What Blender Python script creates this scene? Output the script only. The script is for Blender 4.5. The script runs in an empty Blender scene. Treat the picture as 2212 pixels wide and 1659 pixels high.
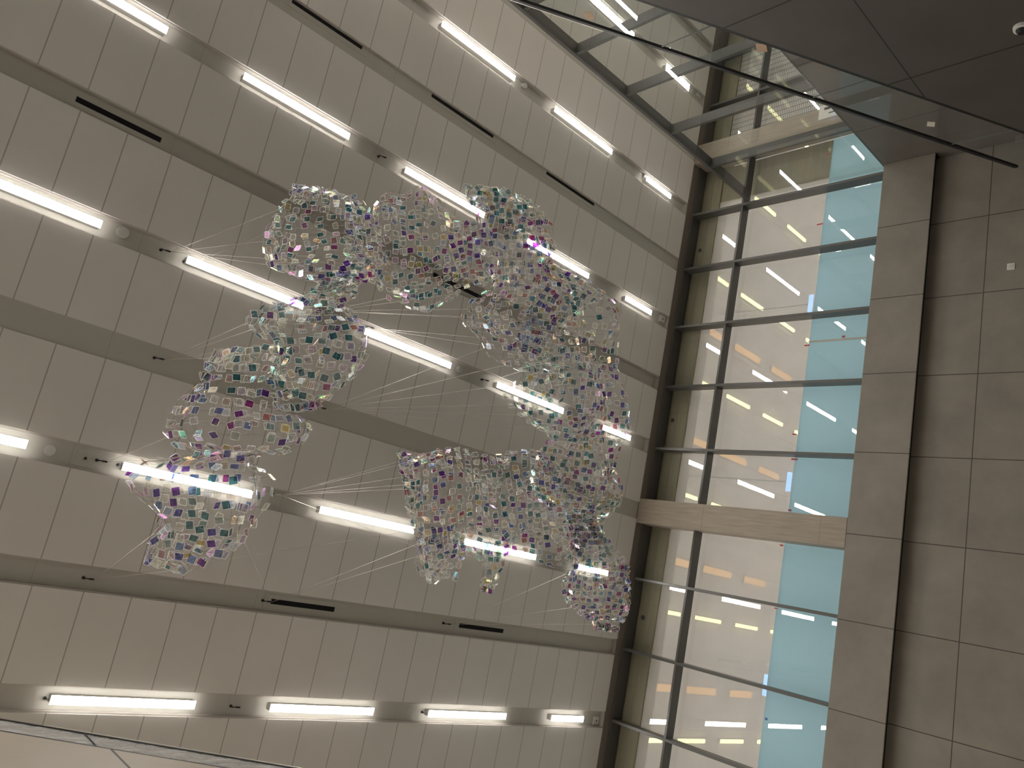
import bpy, math, random
from mathutils import Vector, Matrix, noise
random.seed(11)
C = bpy.context.scene.collection
SC = bpy.context.scene
S = 11.42          # metres from the lens up to the ceiling; 1 unit below = S metres
EYE = 1.6
def P(x, y, z): return Vector((x*S, y*S, z*S + EYE))

# ------------------------------------------------------------------ camera
ROT = ((0.7122739, -0.19541223, -0.67415128), (0.2928085, 0.95562317, 0.03236573), (0.63790993, -0.22045049, 0.7378838))
FPX, CX, CY = 1716.86, 1106.0, 829.5
RIGHT, DOWN, FWD = Vector(ROT[0]), Vector(ROT[1]), Vector(ROT[2])
cam_data = bpy.data.cameras.new('camera'); cam = bpy.data.objects.new('camera', cam_data); C.objects.link(cam)
cam_data.sensor_width = 36; cam_data.sensor_fit = 'HORIZONTAL'; cam_data.lens = FPX/2212*36
cam_data.clip_start = 0.05; cam_data.clip_end = 200
cm = Matrix((RIGHT, -DOWN, -FWD)).transposed().to_4x4(); cm.translation = Vector((0, 0, EYE)); cam.matrix_world = cm
SC.camera = cam
def ray(px, py): return RIGHT*((px-CX)/FPX) + DOWN*((py-CY)/FPX) + FWD      # depth 1
def at_depth(px, py, w): return ray(px, py)*w + Vector((0, 0, EYE))
def on_ceiling(px, py, z=1.0):
    d = ray(px, py); return d*(z*S/d.z) + Vector((0, 0, EYE))
# ------------------------------------------------------------------ world, exposure
w = bpy.data.worlds.new('night'); SC.world = w; w.use_nodes = True
w.node_tree.nodes['Background'].inputs[0].default_value = (0.02, 0.022, 0.025, 1); w.node_tree.nodes['Background'].inputs[1].default_value = 0.5
SC.view_settings.view_transform = 'Standard'; SC.view_settings.look = 'None'; SC.view_settings.gamma = 1
SC.view_settings.use_curve_mapping = False
SC.view_settings.exposure = 0.0
SC.cycles.max_bounces = 10; SC.cycles.diffuse_bounces = 5; SC.cycles.glossy_bounces = 4; SC.cycles.transmission_bounces = 4
SC.cycles.transparent_max_bounces = 28; SC.cycles.sample_clamp_indirect = 6.0; SC.cycles.caustics_reflective = False; SC.cycles.caustics_refractive = False
LIGHT_POWER = 53.0      # emission of the hall's linear lights
BACK_POWER = 12.5       # added unseen panels that light the plastic from behind

# ------------------------------------------------------------------ materials
def new_mat(name):
    m = bpy.data.materials.new(name); m.use_nodes = True; nt = m.node_tree; nt.nodes.clear()
    return m, nt
class NT:
    def __init__(s, nt): s.nt = nt
    def n(s, t, **kw):
        nd = s.nt.nodes.new(t)
        for k, v in kw.items(): setattr(nd, k, v)
        return nd
    def link(s, a, b): s.nt.links.new(a, b)
    def val(s, sock, v):
        if hasattr(v, 'is_linked') or hasattr(v, 'links'): s.nt.links.new(v, sock)
        else: sock.default_value = v
    def math(s, op, a, b=None, c=None):
        nd = s.n('ShaderNodeMath', operation=op); s.val(nd.inputs[0], a)
        if b is not None: s.val(nd.inputs[1], b)
        if c is not None: s.val(nd.inputs[2], c)
        return nd.outputs[0]
    def mix(s, f, a, b):
        nd = s.n('ShaderNodeMix', data_type='RGBA'); s.val(nd.inputs[0], f); s.val(nd.inputs[6], a); s.val(nd.inputs[7], b)
        return nd.outputs[2]
def rgb(r, g, b): return (r, g, b, 1)
def surface(name, col, rough=0.6, joints=(), mottle=0.0, scale=3.0, stretch=(1, 1, 1), metal=0.0, joint_col=None, spec=0.4, col2=None):
    """principled surface; joints = (axis, offset m, pitch m, half width m) dark open joints between cladding panels"""
    m, nt = new_mat(name); N = NT(nt)
    out = N.n('ShaderNodeOutputMaterial'); b = N.n('ShaderNodeBsdfPrincipled'); N.link(b.outputs[0], out.inputs[0])
    geo = N.n('ShaderNodeNewGeometry'); sep = N.n('ShaderNodeSeparateXYZ'); N.link(geo.outputs['Position'], sep.inputs[0])
    c = None
    if mottle:
        mp = N.n('ShaderNodeMapping'); mp.inputs['Scale'].default_value = stretch; N.link(geo.outputs['Position'], mp.inputs[0])
        nz = N.n('ShaderNodeTexNoise'); nz.inputs['Scale'].default_value = scale; nz.inputs['Detail'].default_value = 6; nz.inputs['Roughness'].default_value = 0.62
        N.link(mp.outputs[0], nz.inputs['Vector'])
        lo = tuple(v*(1-mottle) for v in col) + (1,); hi = (tuple(v*(1+mottle) for v in col) if col2 is None else col2) + (1,)
        f = N.n('ShaderNodeMapRange'); f.inputs[1].default_value = 0.3; f.inputs[2].default_value = 0.7; N.link(nz.outputs[0], f.inputs[0])
        c = N.mix(f.outputs[0], lo, hi)
    if joints:
        tot = None
        for ax, off, pitch, hw in joints:
            q = N.math('DIVIDE', N.math('SUBTRACT', sep.outputs[ax], off), pitch)
            fr = N.math('SUBTRACT', N.math('FRACT', N.math('ADD', q, 0.5)), 0.5)
            l = N.math('LESS_THAN', N.math('ABSOLUTE', fr), hw/pitch)
            tot = l if tot is None else N.math('MAXIMUM', tot, l)
        jc = joint_col or tuple(v*0.3 for v in col)
        c = N.mix(tot, c if c is not None else tuple(col)+(1,), tuple(jc)+(1,))
    if c is None: b.inputs['Base Color'].default_value = tuple(col)+(1,)
    else: N.link(c, b.inputs['Base Color'])
    b.inputs['Roughness'].default_value = rough; b.inputs['Metallic'].default_value = metal
    b.inputs['Specular IOR Level'].default_value = spec
    return m
def emitter(name, col, power):
    m, nt = new_mat(name); N = NT(nt); out = N.n('ShaderNodeOutputMaterial'); e = N.n('ShaderNodeEmission')
    e.inputs[0].default_value = col + (1,); e.inputs[1].default_value = power; N.link(e.outputs[0], out.inputs[0]); return m
def schlick(N, gain):
    """reflectance of a thin pane seen from either side"""
    lw = N.n('ShaderNodeLayerWeight'); lw.inputs[0].default_value = 0.5
    f = N.math('MULTIPLY_ADD', N.math('POWER', lw.outputs['Facing'], 5.0), 0.957, 0.043)
    return N.math('MINIMUM', N.math('MULTIPLY', f, gain), 1.0)
def glass(name, tint=(0.93, 0.95, 0.94), smudge=0.0, gain=1.8):
    """thin architectural glazing: clear pass-through plus mirror reflection by angle"""
    m, nt = new_mat(name); N = NT(nt); out = N.n('ShaderNodeOutputMaterial')
    t = N.n('ShaderNodeBsdfTransparent'); t.inputs[0].default_value = tint + (1,)
    g = N.n('ShaderNodeBsdfGlossy'); g.inputs['Roughness'].default_value = 0.0
    mx = N.n('ShaderNodeMixShader'); N.link(schlick(N, gain), mx.inputs[0]); N.link(t.outputs[0], mx.inputs[1]); N.link(g.outputs[0], mx.inputs[2])
    last = mx.outputs[0]
    if smudge:
        geo = N.n('ShaderNodeNewGeometry'); mp = N.n('ShaderNodeMapping'); mp.inputs['Scale'].default_value = (1.2, 3, 5); mp.inputs['Rotation'].default_value = (0, 0.6, 0)
        N.link(geo.outputs['Position'], mp.inputs[0])
        nz = N.n('ShaderNodeTexNoise'); nz.inputs['Scale'].default_value = 2.2; nz.inputs['Detail'].default_value = 9; nz.inputs['Roughness'].default_value = 0.75; N.link(mp.outputs[0], nz.inputs[0])
        f = N.n('ShaderNodeMapRange'); f.inputs[1].default_value = 0.42; f.inputs[2].default_value = 0.75; f.inputs[3].default_value = smudge*0.35; f.inputs[4].default_value = smudge; N.link(nz.outputs[0], f.inputs[0])
        tl = N.n('ShaderNodeBsdfTranslucent'); tl.inputs[0].default_value = (0.8, 0.82, 0.85, 1)
        df = N.n('ShaderNodeBsdfDiffuse'); df.inputs[0].default_value = (0.75, 0.76, 0.78, 1)
        ad = N.n('ShaderNodeMixShader'); ad.inputs[0].default_value = 0.5; N.link(tl.outputs[0], ad.inputs[1]); N.link(df.outputs[0], ad.inputs[2])
        m2 = N.n('ShaderNodeMixShader'); N.link(f.outputs[0], m2.inputs[0]); N.link(last, m2.inputs[1]); N.link(ad.outputs[0], m2.inputs[2]); last = m2.outputs[0]
    N.link(last, out.inputs[0]); return m

JX0, JX = 0.2447*S, 0.05341*S
M = {}
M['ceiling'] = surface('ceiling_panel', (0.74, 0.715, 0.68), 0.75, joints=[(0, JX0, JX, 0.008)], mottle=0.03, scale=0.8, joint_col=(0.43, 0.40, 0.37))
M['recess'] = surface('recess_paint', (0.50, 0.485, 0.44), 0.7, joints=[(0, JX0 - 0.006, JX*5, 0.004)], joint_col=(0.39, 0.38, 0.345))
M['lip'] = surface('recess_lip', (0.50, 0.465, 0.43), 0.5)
M['white'] = surface('white_plastic', (0.62, 0.61, 0.58), 0.45)
M['dark'] = surface('black_metal', (0.012, 0.012, 0.013), 0.4)
M['void'] = surface('duct_black', (0.004, 0.004, 0.006), 0.8)
M['lamp'] = emitter('lamp_diffuser', (1.0, 0.955, 0.89), LIGHT_POWER)
M['lamp_yellow'] = emitter('lamp_yellow', (1.0, 0.93, 0.48), 3.4)
M['lamp_back'] = emitter('lamp_panel', (1.0, 0.96, 0.88), BACK_POWER)
M['lamp_amber'] = emitter('lamp_amber', (1.0, 0.58, 0.26), 1.1)
M['lamp_blue'] = emitter('screen_blue', (0.25, 0.5, 1.0), 3.0)
M['frame'] = surface('bronze_frame', (0.075, 0.072, 0.066), 0.38, spec=0.5)
M['head_trim'] = surface('brown_trim', (0.16, 0.135, 0.115), 0.5)
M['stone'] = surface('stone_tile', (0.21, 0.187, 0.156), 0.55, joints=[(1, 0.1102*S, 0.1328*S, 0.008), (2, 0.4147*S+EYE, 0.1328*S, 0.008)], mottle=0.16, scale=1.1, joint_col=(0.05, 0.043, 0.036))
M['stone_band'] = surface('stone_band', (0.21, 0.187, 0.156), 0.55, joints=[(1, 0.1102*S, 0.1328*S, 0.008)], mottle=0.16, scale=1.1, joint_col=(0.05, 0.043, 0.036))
M['stone_side'] = surface('stone_tile_side', (0.135, 0.122, 0.105), 0.5, joints=[(0, 1.139*S, 0.2035*S, 0.008)], mottle=0.12, scale=1.1, joint_col=(0.05, 0.043, 0.036))  # end wall stone darkened: the side wall's low light is in the colour
M['fascia'] = surface('dark_fascia_tile', (0.070, 0.062, 0.055), 0.5, joints=[(0, 0.6962*S, 0.2035*S, 0.012), (2, 0.395*S+EYE, 0.42*S, 0.009)], mottle=0.12, scale=0.9, joint_col=(0.012, 0.010, 0.010))
M['fascia_pale'] = surface('beige_fascia_tile', (0.46, 0.40, 0.325), 0.42, joints=[(0, 0.2605*S, 0.2035*S, 0.012)], mottle=0.10, scale=0.8, joint_col=(0.02, 0.018, 0.02))
M['travertine'] = surface('travertine', (0.29, 0.245, 0.195), 0.5, joints=[(2, 0.625*S+EYE, 0.225*S, 0.004)], mottle=0.17, scale=2.2, stretch=(6, 9, 0.7), joint_col=(0.17, 0.15, 0.12))
M['timber'] = surface('olive_timber', (0.27, 0.24, 0.165), 0.6, joints=[(1, 0.2, 0.155*S/2, 0.003)], mottle=0.13, scale=1.6, stretch=(6, 0.5, 7), joint_col=(0.19, 0.165, 0.11))
M['red_tape'] = surface('red_tape', (0.55, 0.03, 0.05), 0.4)
M['blue_tape'] = surface('blue_tape', (0.03, 0.12, 0.5), 0.4)
M['grey_tape'] = surface('beige_tape', (0.55, 0.52, 0.46), 0.5)
M['paper_brown'] = surface('brown_paper', (0.42, 0.29, 0.2), 0.7)
M['floor'] = surface('floor_stone', (0.62, 0.59, 0.55), 0.4, joints=[(0, 0, 1.2, 0.004), (1, 0, 1.2, 0.004)], mottle=0.08, scale=1.5)
M['plaster'] = surface('plaster', (0.62, 0.58, 0.52), 0.7, mottle=0.04, scale=0.7)
M['room'] = surface('room_paint', (0.78, 0.76, 0.76), 0.8)
M['rail'] = surface('black_rail', (0.012, 0.012, 0.013), 0.28, spec=0.6)
M['cap'] = surface('steel_cap', (0.75, 0.72, 0.64), 0.35, metal=0.5)
M['cable'] = surface('steel_cable', (0.42, 0.39, 0.34), 0.35, metal=0.6)
M['wire'] = surface('net_wire', (0.26, 0.235, 0.20), 0.4, metal=0.4)
M['glass'] = glass('clear_glazing')
M['screen_glass'] = glass('screen_glazing', tint=(0.90, 0.93, 0.90))
M['rail_glass'] = glass('balustrade_glass', tint=(0.90, 0.925, 0.92), smudge=0.05)
M['rail_glass_dusty'] = glass('balustrade_glass_dusty', tint=(0.85, 0.87, 0.88), smudge=0.62)
M['glass_edge'] = surface('glass_edge', (0.16, 0.18, 0.17), 0.15)
def film_mat():
    m, nt = new_mat('plastic_film'); N = NT(nt); out = N.n('ShaderNodeOutputMaterial')
    t = N.n('ShaderNodeBsdfTransparent'); t.inputs[0].default_value = (0.95, 0.93, 0.90, 1)
    tl = N.n('ShaderNodeBsdfTranslucent'); tl.inputs[0].default_value = (0.88, 0.84, 0.83, 1)
    df = N.n('ShaderNodeBsdfDiffuse'); df.inputs[0].default_value = (0.8, 0.76, 0.7, 1)
    a = N.n('ShaderNodeMixShader'); a.inputs[0].default_value = 0.35; N.link(tl.outputs[0], a.inputs[1]); N.link(df.outputs[0], a.inputs[2])
    geo = N.n('ShaderNodeNewGeometry'); nz = N.n('ShaderNodeTexNoise'); nz.inputs['Scale'].default_value = 0.7; nz.inputs['Detail'].default_value = 4; N.link(geo.outputs['Position'], nz.inputs[0])
    f = N.n('ShaderNodeMapRange'); f.inputs[1].default_value = 0.3; f.inputs[2].default_value = 0.7; f.inputs[3].default_value = 0.52; f.inputs[4].default_value = 0.66; N.link(nz.outputs[0], f.inputs[0])
    mx = N.n('ShaderNodeMixShader'); N.link(f.outputs[0], mx.inputs[0]); N.link(t.outputs[0], mx.inputs[1]); N.link(a.outputs[0], mx.inputs[2])
    N.link(mx.outputs[0], out.inputs[0]); return m
M['film'] = film_mat()
def blue_mat():
    m, nt = new_mat('blue_sheet'); N = NT(nt); out = N.n('ShaderNodeOutputMaterial')
    geo = N.n('ShaderNodeNewGeometry'); nz = N.n('ShaderNodeTexNoise'); nz.inputs['Scale'].default_value = 0.9; nz.inputs['Detail'].default_value = 4; N.link(geo.outputs['Position'], nz.inputs[0])
    c = N.mix(nz.outputs[0], (0.47, 0.75, 0.90, 1), (0.53, 0.80, 0.94, 1))
    tl = N.n('ShaderNodeBsdfTranslucent'); N.link(c, tl.inputs[0]); df = N.n('ShaderNodeBsdfDiffuse'); N.link(c, df.inputs[0])
    a = N.n('ShaderNodeMixShader'); a.inputs[0].default_value = 0.5; N.link(tl.outputs[0], a.inputs[1]); N.link(df.outputs[0], a.inputs[2]); N.link(a.outputs[0], out.inputs[0]); return m
M['blue'] = blue_mat()
def dichroic():
    """dichroic film: the colour let through and the complementary mirrored colour shift with the angle of incidence"""
    m, nt = new_mat('dichroic_acrylic'); N = NT(nt); out = N.n('ShaderNodeOutputMaterial')
    lw = N.n('ShaderNodeLayerWeight'); lw.inputs[0].default_value = 0.5
    at = N.n('ShaderNodeAttribute', attribute_name='tint')
    ph = N.math('FRACT', N.math('ADD', N.math('MULTIPLY', lw.outputs['Facing'], 0.85), at.outputs['Fac']))
    def ramp(stops):
        r = N.n('ShaderNodeValToRGB'); e = r.color_ramp; e.interpolation = 'LINEAR'
        while len(e.elements) < len(stops): e.elements.new(0.5)
        for el, (p, c) in zip(e.elements, stops): el.position = p; el.color = c + (1,)
        N.link(ph, r.inputs[0]); return r.outputs[0]
    T = ramp([(0.0, (0.06, 0.30, 0.37)), (0.13, (0.15, 0.46, 0.56)), (0.20, (0.80, 0.85, 0.82)), (0.36, (0.93, 0.92, 0.86)), (0.50, (0.86, 0.87, 0.91)),
              (0.56, (0.22, 0.38, 0.80)), (0.64, (0.20, 0.06, 0.55)), (0.72, (0.50, 0.04, 0.38)), (0.78, (0.86, 0.40, 0.32)), (0.84, (0.92, 0.88, 0.80)), (0.91, (0.90, 0.78, 0.22)), (0.96, (0.74, 0.80, 0.76))])
    Rf = ramp([(0.0, (0.75, 0.42, 0.35)), (0.12, (1.0, 0.40, 0.12)), (0.18, (1.0, 0.75, 0.45)), (0.28, (0.95, 0.88, 0.70)), (0.40, (0.92, 0.95, 0.85)), (0.50, (0.80, 0.95, 1.0)), (0.58, (0.85, 0.85, 0.20)), (0.68, (0.15, 1.0, 0.45)), (0.76, (0.35, 0.95, 0.90)), (0.88, (0.50, 0.45, 1.0)), (1.0, (1.0, 0.30, 0.70))])
    gm = N.n('ShaderNodeGamma'); gm.inputs[1].default_value = 0.5; N.link(T, gm.inputs[0])      # each slab is crossed through two faces
    t = N.n('ShaderNodeBsdfTransparent'); N.link(gm.outputs[0], t.inputs[0])
    g = N.n('ShaderNodeBsdfGlossy'); N.link(Rf, g.inputs[0]); g.inputs['Roughness'].default_value = 0.19
    tl = N.n('ShaderNodeBsdfTranslucent'); N.link(T, tl.inputs[0])
    a = N.n('ShaderNodeMixShader'); N.link(N.math('MINIMUM', N.math('ADD', schlick(N, 1.5), 0.05), 0.9), a.inputs[0]); N.link(t.outputs[0], a.inputs[1]); N.link(g.outputs[0], a.inputs[2])
    b = N.n('ShaderNodeMixShader'); b.inputs[0].default_value = 0.03; N.link(a.outputs[0], b.inputs[1]); N.link(tl.outputs[0], b.inputs[2])
    N.link(b.outputs[0], out.inputs[0]); return m
M['dichroic'] = dichroic()
def rim_mat():
    m, nt = new_mat('acrylic_edge'); N = NT(nt); out = N.n('ShaderNodeOutputMaterial')
    tl = N.n('ShaderNodeBsdfTranslucent'); tl.inputs[0].default_value = (0.92, 0.9, 0.86, 1)
    g = N.n('ShaderNodeBsdfGlossy'); g.inputs['Roughness'].default_value = 0.2; g.inputs[0].default_value = (0.95, 0.95, 0.95, 1)
    t = N.n('ShaderNodeBsdfTransparent'); t.inputs[0].default_value = (0.95, 0.95, 0.93, 1)
    a = N.n('ShaderNodeMixShader'); a.inputs[0].default_value = 0.25; N.link(tl.outputs[0], a.inputs[1]); N.link(g.outputs[0], a.inputs[2])
    b = N.n('ShaderNodeMixShader'); b.inputs[0].default_value = 0.88; N.link(t.outputs[0], b.inputs[1]); N.link(a.outputs[0], b.inputs[2])
    N.link(b.outputs[0], out.inputs[0]); return m
M['rim'] = rim_mat()

# ------------------------------------------------------------------ mesh helpers
class MB:
    def __init__(s): s.v = []; s.f = []; s.m = []; s.tint = []
    def add(s, vs, fs, mi=0, tint=None):
        o = len(s.v); s.v += [tuple(v) for v in vs]
        for f in fs: s.f.append(tuple(i+o for i in f)); s.m.append(mi)
        if tint is not None: s.tint += [tint]*len(fs)
    def box(s, a, b, mi=0):
        x0, y0, z0 = (min(a[i], b[i]) for i in range(3)); x1, y1, z1 = (max(a[i], b[i]) for i in range(3))
        s.add([(x0,y0,z0),(x1,y0,z0),(x1,y1,z0),(x0,y1,z0),(x0,y0,z1),(x1,y0,z1),(x1,y1,z1),(x0,y1,z1)],
              [(0,3,2,1),(4,5,6,7),(0,1,5,4),(1,2,6,5),(2,3,7,6),(3,0,4,7)], mi)
    def prism(s, pts, ax, lo, hi, mi=0):
        """polygon pts (2-D, the two axes other than ax, in order) pulled along axis ax"""
        def mk(p, h):
            q = list(p); q.insert(ax, h); return tuple(q)
        n = len(pts); s.add([mk(p, lo) for p in pts] + [mk(p, hi) for p in pts],
              [tuple(range(n))[::-1], tuple(range(n, 2*n))] + [(i, (i+1) % n, n+(i+1) % n, n+i) for i in range(n)], mi)
    def tube(s, a, b, r, k=5, mi=0, r2=None):
        a = Vector(a); b = Vector(b); d = (b-a)
        if d.length < 1e-6: return
        d.normalize(); u = d.orthogonal().normalized(); v = d.cross(u); r2 = r if r2 is None else r2
        c = [(math.cos(2*math.pi*i/k), math.sin(2*math.pi*i/k)) for i in range(k)]
        s.add([a+(u*x+v*y)*r for x, y in c] + [b+(u*x+v*y)*r2 for x, y in c],
              [(i, (i+1) % k, k+(i+1) % k, k+i) for i in range(k)] + [tuple(range(k))[::-1], tuple(range(k, 2*k))], mi)
    def build(s, name, mats, parent=None, smooth=False):
        me = bpy.data.meshes.new(name); me.from_pydata(s.v, [], s.f); me.update()
        for mt in (mats if isinstance(mats, (list, tuple)) else [mats]): me.materials.append(mt)
        me.polygons.foreach_set('material_index', s.m)
        if smooth: me.polygons.foreach_set('use_smooth', [True]*len(s.f))
        if s.tint:
            a = me.attributes.new('tint', 'FLOAT', 'FACE'); a.data.foreach_set('value', s.tint)
        o = bpy.data.objects.new(name, me); C.objects.link(o)
        if parent is not None:
            o.parent = parent; o.matrix_parent_inverse = parent.matrix_world.inverted()
        return o
def bevel(o, wd, seg=2):
    b = o.modifiers.new('bevel', 'BEVEL'); b.width = wd; b.segments = seg; b.limit_method = 'ANGLE'; return o
def tag(o, label, cat, group=None, kind=None):
    o['label'] = label; o['category'] = cat
    if group: o['group'] = group
    if kind: o['kind'] = kind
    return o
def struct(o, label=None):
    o['kind'] = 'structure'
    if label: o['label'] = label
    return o
def empty(name, loc, label, cat, group=None):
    o = bpy.data.objects.new(name, None); C.objects.link(o); o.location = loc; o.empty_display_size = 0.1
    o.matrix_world = Matrix.Translation(loc); return tag(o, label, cat, group)
def copy_tree(o, label, delta):
    r = o.copy(); C.objects.link(r); r.location = o.location + Vector(delta); r['label'] = label
    for ch in list(o.children):
        c = ch.copy(); C.objects.link(c); c.parent = r; c.matrix_parent_inverse = ch.matrix_parent_inverse.copy()
        for g in ch.children:
            d = g.copy(); C.objects.link(d); d.parent = c; d.matrix_parent_inverse = g.matrix_parent_inverse.copy()
    return r
ORD = ['first', 'second', 'third', 'fourth', 'fifth', 'sixth', 'seventh', 'eighth', 'ninth', 'tenth', 'eleventh']

# ------------------------------------------------------------------ key planes (units)
XW, XM, XG, XT = 1.2535, 1.271, 1.294, 1.274     # stone face / ceiling end, mullion face, glass, lower wall
Y_R, Y_RR, Y_L = -0.8109, -1.62, 0.90              # right hand wall, far side beyond the screen, left hand wall
X_B = -1.35                                        # back wall
Z_F = -EYE/S                                       # floor
Z_S = 0.582                                        # sill of the glass wall
ROWS = [(-1.0785, 'L'), (-0.945, 'B'), (-0.8128, 'L'), (-0.683, 'W'), (-0.5511, 'L'), (-0.4197, 'V'), (-0.2878, 'L'), (-0.1565, 'B'), (-0.0245, 'L'), (0.1068, 'V'), (0.2385, 'L'), (0.370, 'V'), (0.5020, 'L'), (0.634, 'B'), (0.7655, 'L'), (-1.21, 'V'), (-1.342, 'L'), (-1.473, 'V')]
ROWS.sort()
HW = 0.0147; HWB = 0.0168

# ------------------------------------------------------------------ ceiling with its recessed channels
mb = MB(); edges = []
y = Y_RR
for yc, k in ROWS:
    h = HWB if k == 'B' else HW
    mb.box(P(X_B, y, 1), P(XW, yc-h, 1.018)); y = yc+h
mb.box(P(X_B, y, 1), P(XW, Y_L, 1.018))
struct(mb.build('ceiling', M['ceiling']), 'pale grey ceiling panels with open joints')
i = 0
for yc, k in ROWS:
    i += 1; mb = MB(); h = HWB if k == 'B' else HW
    dep = 0.0042 if k == 'W' else 0.0105
    e = 0.0030
    if k == 'B':
        mb.box(P(X_B, yc-h, 1+0.0022), P(XW, yc+h, 1.018), 0)
    else:
        # stepped sides: a narrow lip a little above the panels, then the recess proper
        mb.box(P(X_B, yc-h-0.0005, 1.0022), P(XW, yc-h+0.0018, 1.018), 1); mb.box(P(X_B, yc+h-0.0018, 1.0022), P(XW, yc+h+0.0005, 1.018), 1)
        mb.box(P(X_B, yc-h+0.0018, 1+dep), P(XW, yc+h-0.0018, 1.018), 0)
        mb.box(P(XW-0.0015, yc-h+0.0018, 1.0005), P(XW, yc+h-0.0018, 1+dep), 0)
    o = struct(mb.build('trim_%d' % i, [M['recess'], M['lip']]))

# ------------------------------------------------------------------ linear lights
def row_phrase(j):
    return 'in the far row behind the glass screen' if j == 0 else 'in the near row behind the glass screen' if j == 1 else 'in the row beside the glass screen' if j == 2 else 'in the %s row from the glass screen' % ORD[j-2]
def light_at(x0, x1, yc, label):
    hw = 0.0048; t = empty('ceiling_light', P((x0+x1)/2, yc, 1.0105), label, 'ceiling light', 'linear ceiling lights')
    mb = MB(); mb.box(P(x0+0.0004, yc-hw+0.0004, 0.9990), P(x1-0.0004, yc+hw-0.0004, 1.0105)); bevel(mb.build('housing', M['white'], t), 0.004)
    mb = MB(); mb.box(P(x0, yc-hw, 0.9985), P(x1, yc+hw, 0.9990)); mb.build('diffuser', M['lamp'], t)
    return t
LR = [yc for yc, k in ROWS if k == 'L' and yc > -1.4]  # includes the farthest gallery row, added to brighten the ceiling behind the screen
first = {}
for j, yc in enumerate(LR):
    for n in range(8):                      # n = 0 next to the glass end wall
        k = 3-n
        long_ = n > 0
        lab = 'white linear light %s from the window wall %s' % (ORD[n], row_phrase(j))
        x0 = 0.298 + 0.2670*k; x1 = x0 + (0.1645 if long_ else 0.085)
        if n == 0: x0, x1 = 1.1085, 1.193
        key = 'a' if long_ else 'b'
        if key not in first: first[key] = (light_at(x0, x1, yc, lab), x0, yc)
        else:
            o, fx, fy = first[key]; copy_tree(o, lab, ((x0-fx)*S, (yc-fy)*S, 0))

# ------------------------------------------------------------------ air slots in the channels
def vent(x0, x1, yc, dep, label):
    t = empty('air_vent', P((x0+x1)/2, yc, 1+dep), label, 'air vent', 'linear air vents in the ceiling channels')
    hw = 0.0033 if dep > 0.01 else 0.0026
    mb = MB(); mb.box(P(x0-0.010, yc-(0.0032 if dep < 0.01 else 0.0095), 1+dep-0.0004), P(x1+0.010, yc+0.0095, 1+dep)); mb.build('frame_plate', M['recess'], t)
    mb = MB(); mb.box(P(x0, yc-hw, 1+dep-0.0009), P(x1, yc+hw, 1+dep-0.0002)); mb.build('slot', M['void'], t)
VD = 0.0105
for x0, x1, yc, lab in [(0.333, 0.450, -0.6945, 'black air slot in the first vent channel from the screen, furthest from the window wall'), (0.584, 0.719, -0.6945, 'black air slot midway along the vent channel nearest the glass screen'), (0.852, 0.985, -0.6945, 'black air slot nearest the window wall in the channel nearest the screen'),
        (0.131, 0.230, -0.4205, 'black air slot left of the sculpture in the second vent channel from the screen'), (0.665, 0.769, -0.4205, 'black air slot half hidden behind the glittering sculpture'),
        (0.533, 0.632, 0.1062, 'longer black air slot below the sculpture, beside a cable anchor'), (0.866, 0.964, 0.1055, 'shorter black air slot below the sculpture, nearer the window wall')]:
    if yc < -0.6: vent(x0*0.9945, x1*0.9945, -0.6925, 0.0042, lab)
    else: vent(x0, x1, yc, VD, lab)

# ------------------------------------------------------------------ small round and square fittings in the channels
def disc(name, px, py, r, thick, label, cat, mat, ring=None, square=False):
    p = on_ceiling(px, py, 1.0105); p.z = EYE + 1.0105*S
    t = empty(name, p, label, cat)
    mb = MB()
    if square: mb.box(p + Vector((-r, -r, -thick)), p + Vector((r, r, 0)))
    else: mb.tube(p, p - Vector((0, 0, thick)), r, 24, r2=r*0.93)
    bevel(mb.build('cover', mat, t), 0.003)
    mb = MB()
    if square: mb.tube(p - Vector((0, 0, thick)), p - Vector((0, 0, thick+0.012)), r*0.16, 10)
    else:
        for q in range(24):
            a0, a1 = 2*math.pi*q/24, 2*math.pi*(q+1)/24
            mb.tube(p + Vector((math.cos(a0)*r, math.sin(a0)*r, -thick*0.4)), p + Vector((math.cos(a1)*r, math.sin(a1)*r, -thick*0.4)), 0.006, 4)
    mb.build('nozzle' if square else 'trim_ring', M['dark'] if square else M['lip'], t)
disc('ceiling_speaker', 263, 504, 0.085, 0.06, 'round white fitting past the end of the far left light, third row from screen', 'ceiling fitting', M['white'])
disc('ceiling_speaker', 107, 973, 0.075, 0.012, 'round flush speaker at the left end of the fourth light row', 'ceiling fitting', M['white'])
disc('ceiling_speaker', 885, 1537, 0.085, 0.008, 'round flush speaker between two lights of the bottom row', 'ceiling fitting', M['recess'])
disc('ceiling_speaker', 990, 798, 0.06, 0.07, 'small round fitting just past a bright light inside the sculpture ring', 'ceiling fitting', M['recess'])
disc('ceiling_speaker', 1130, 187, 0.06, 0.07, 'small dome fitting between the two upper lights beside the screen', 'ceiling fitting', M['white'])
disc('ceiling_speaker', 1390, 384, 0.06, 0.07, 'small dome fitting at the head of the last light beside the screen', 'ceiling fitting', M['white'])
disc('cover_plate', 184, 990, 0.115, 0.006, 'square cover plate beside a cable anchor in the fourth light row', 'ceiling fitting', M['recess'], square=True)
disc('cover_plate', 1286, 1556, 0.085, 0.03, 'square white sensor at the window end of the bottom light row', 'ceiling fitting', M['white'], square=True)
disc('cover_plate', 1427, 690, 0.085, 0.07, 'square white sensor at the window end of the second light row', 'ceiling fitting', M['white'], square=True)
disc('cover_plate', 1508, 205, 0.085, 0.05, 'square white sensor seen through the glass screen by the window wall', 'ceiling fitting', M['white'], square=True)  # solid plate standing in for the second row sensor's reflection in the screen

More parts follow.
